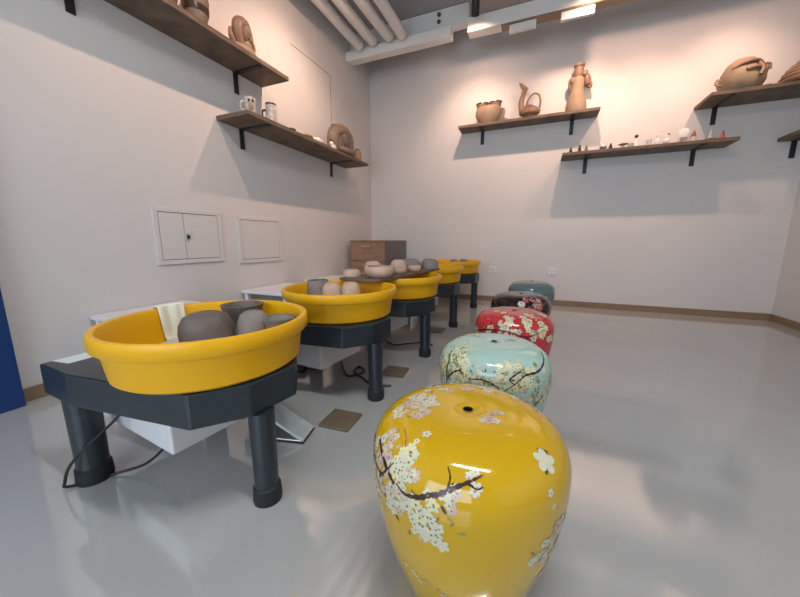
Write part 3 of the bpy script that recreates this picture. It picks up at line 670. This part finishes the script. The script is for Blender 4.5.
def deco_black(bm):
    rn = random.Random(9)
    for k in range(9): cluster(bm, rn, rn.uniform(-1.45, -.2), rn.uniform(.19, .33), .08, .014, 6, .017, (4, 4, 4, 2), 3)
    for k in range(4): cluster(bm, rn, rn.uniform(.5, 3), rn.uniform(.19, .33), .08, .014, 6, .017, (4, 2), 3)
    cluster(bm, rn, -1.50, .235, .05, .008, 7, .024, (1,), 0); cluster(bm, rn, -1.15, .20, .1, .006, 4, .014, (2, 4), 0)
    branch(bm, [(-1.7, .26), (-1.2, .27), (-.8, .25), (-.4, .22)], [.002, .003, .002], 4)
def deco_teal(bm):
    rn = random.Random(3)
    for k in range(3): cluster(bm, rn, (-.9, .8, 2.4)[k], .34, .08, .02, 6, .015, (7, 2), 4)
stool((-.120, .676, 0), 'g_yellow', 'yellow ceramic drum stool with white blossoms and dark branch, nearest', deco_yellow)
stool((-.128, 1.214, 0), 'g_green', 'pale green ceramic drum stool with cream blossoms and dark branches', deco_green, .95)
stool((-.095, 1.819, 0), 'g_red', 'red ceramic drum stool covered with white blossoms', deco_red, .95)
stool((-.092, 2.448, 0), 'g_black', 'black ceramic drum stool with dark red blossoms and one white patch', deco_black, .95)
stool((-.034, 3.213, 0), 'g_teal', 'plain grey teal ceramic drum stool, farthest in the stool row', deco_teal, .95)

# ------------------------------------------------------------------ lights
def area(name, loc, rot, sx, sy, e, col):
    l = bpy.data.lights.new(name, 'AREA'); l.shape = 'RECTANGLE'; l.size = sx; l.size_y = sy; l.energy = e; l.color = col
    o = bpy.data.objects.new(name, l); C.objects.link(o); o.location = loc; o.rotation_euler = rot; return o
area('window_daylight', ((WX0 + WX1) / 2, YR - .12, (WZ0 + WZ1) / 2), (R(90), 0, 0), WX1 - WX0, WZ1 - WZ0, 60, (.72, .87, 1))
for x, y, lb in ((.15, .35, 'linear ceiling lamp across the room above the nearest stool'),):
    t = thing('linear_lamp', lb, 'lamp', (x, y, 2.98), group='linear ceiling lamps')
    bm = NB(); box(bm, -.6, -.04, .01, .6, .04, .07, .004); obj('lamp_housing', bm, 'plastic', t, False)
    bm = NB(); box(bm, -.59, -.032, 0, .59, .032, .010, .002); obj('diffuser', bm, 'lamp', t, False)
    for sx in (-.5, .5):
        bm = NB(); tube(bm, [(sx, 0, .07), (sx, 0, ZC - 2.98)], .004, 6, smooth=0); obj('suspension_wire', bm, 'steel', t)
    area('linear_lamp_light', (x, y, 2.97), (0, 0, 0), 1.16, .07, 30, (.93, .96, 1))
def spot_head(loc, target, label, e, size=84, blend=1.0):
    t = thing('track_spotlight', label, 'spotlight', loc, group='black track spotlights')
    d = (Vector(target) - Vector(loc)).normalized(); q = d.to_track_quat('-Z', 'Y')
    m = q.to_matrix().to_4x4()
    bm = NB(); lathe(bm, [(0, .13), (.030, .13), (.036, .12), (.036, 0), (.030, -.002), (.028, .02), (0, .02)], 28, mtx=m); obj('lamp_head', bm, 'black', t)
    bm = NB(); lathe(bm, [(0, .018), (.027, .018), (.027, .016), (0, .016)], 20, mtx=m); obj('lens', bm, 'spot', t)
    bm = NB(); tube(bm, [m @ Vector((0, 0, .10)), (0, 0, .16), (0, 0, 3.18 - loc[2])], .010, 8, smooth=0); box(bm, -.06, -.014, 3.15 - loc[2], .06, .014, 3.18 - loc[2], .003); obj('mount', bm, 'black', t)
    for nm, k, a in (('spot_beam', 1, size), ('spot_spill', .42, 150)):
        l = bpy.data.lights.new(nm, 'SPOT'); l.energy = e * k; l.color = (1, .67, .49) if k == 1 else (1, .62, .46); l.spot_size = R(a); l.spot_blend = blend; l.shadow_soft_size = .022
        o = bpy.data.objects.new(nm, l); C.objects.link(o); o.location = Vector(loc) + d * .03; o.rotation_euler = q.to_euler()
EB, EL = 38, 54
spot_head((-.72, 3.60, 2.96), (-.85, 4.42, 2.0), 'black track spotlight visible below the ceiling beam, aimed at the lobed pot', EB)
spot_head((.32, 3.60, 2.95), (.22, 4.42, 2.0), 'black track spotlight aimed at the tall figure vase', EB)
spot_head((.95, 3.60, 2.95), (.85, 4.42, 1.8), 'black track spotlight aimed at the row of tiny ceramics', EB * .8)
spot_head((1.60, 3.60, 2.95), (1.55, 4.42, 2.1), 'black track spotlight aimed at the large rounded pot', EB * .7)
spot_head((-1.26, 2.50, 2.95), (-2.33, 2.70, 1.95), 'black track spotlight aimed at the mugs on the left wall', EL)
spot_head((-1.26, 1.30, 2.95), (-2.33, 1.55, 2.05), 'black track spotlight aimed at the big vase on the left wall', EL * .55)
bm = NB(); box(bm, -.95, 3.58, 3.182, 2.2, 3.62, 3.21, .002); box(bm, -.2, 3.59, 3.21, -.18, 3.61, ZC); box(bm, 1.5, 3.59, 3.21, 1.52, 3.61, ZC); tag(obj('light_track', bm, 'black', smooth=False), 'black light track on the ceiling along the back wall', 'light track')
bm = NB(); box(bm, -1.28, .4, 3.182, -1.24, 2.62, 3.21, .002); box(bm, -1.27, .8, 3.21, -1.25, .82, ZC); box(bm, -1.27, 2.2, 3.21, -1.25, 2.22, ZC); tag(obj('light_track', bm, 'black', smooth=False), 'black light track on the ceiling along the left wall', 'light track')

# world: pale cool sky beyond the window
w = bpy.data.worlds.new('World'); S.world = w; w.use_nodes = True
bg = w.node_tree.nodes['Background']; bg.inputs[0].default_value = (.72, .84, 1, 1); bg.inputs[1].default_value = 1.0

# ------------------------------------------------------------------ camera
cd = bpy.data.cameras.new('Camera'); cam = bpy.data.objects.new('Camera', cd); C.objects.link(cam)
cd.sensor_width = 36; cd.lens = 323 / 800 * 36; cd.clip_start = .02
Rm = Matrix(((0.9211, -0.0688, 0.3832), (0.3893, 0.1627, -0.9066), (0.0, 0.9843, 0.1766)))
cam.matrix_world = Matrix.Translation((0, 0, .8)) @ Rm.to_4x4()
S.camera = cam
S.view_settings.view_transform = 'Standard'; S.view_settings.look = 'None'
S.view_settings.exposure = 0.35; S.view_settings.gamma = 1; S.view_settings.use_curve_mapping = False
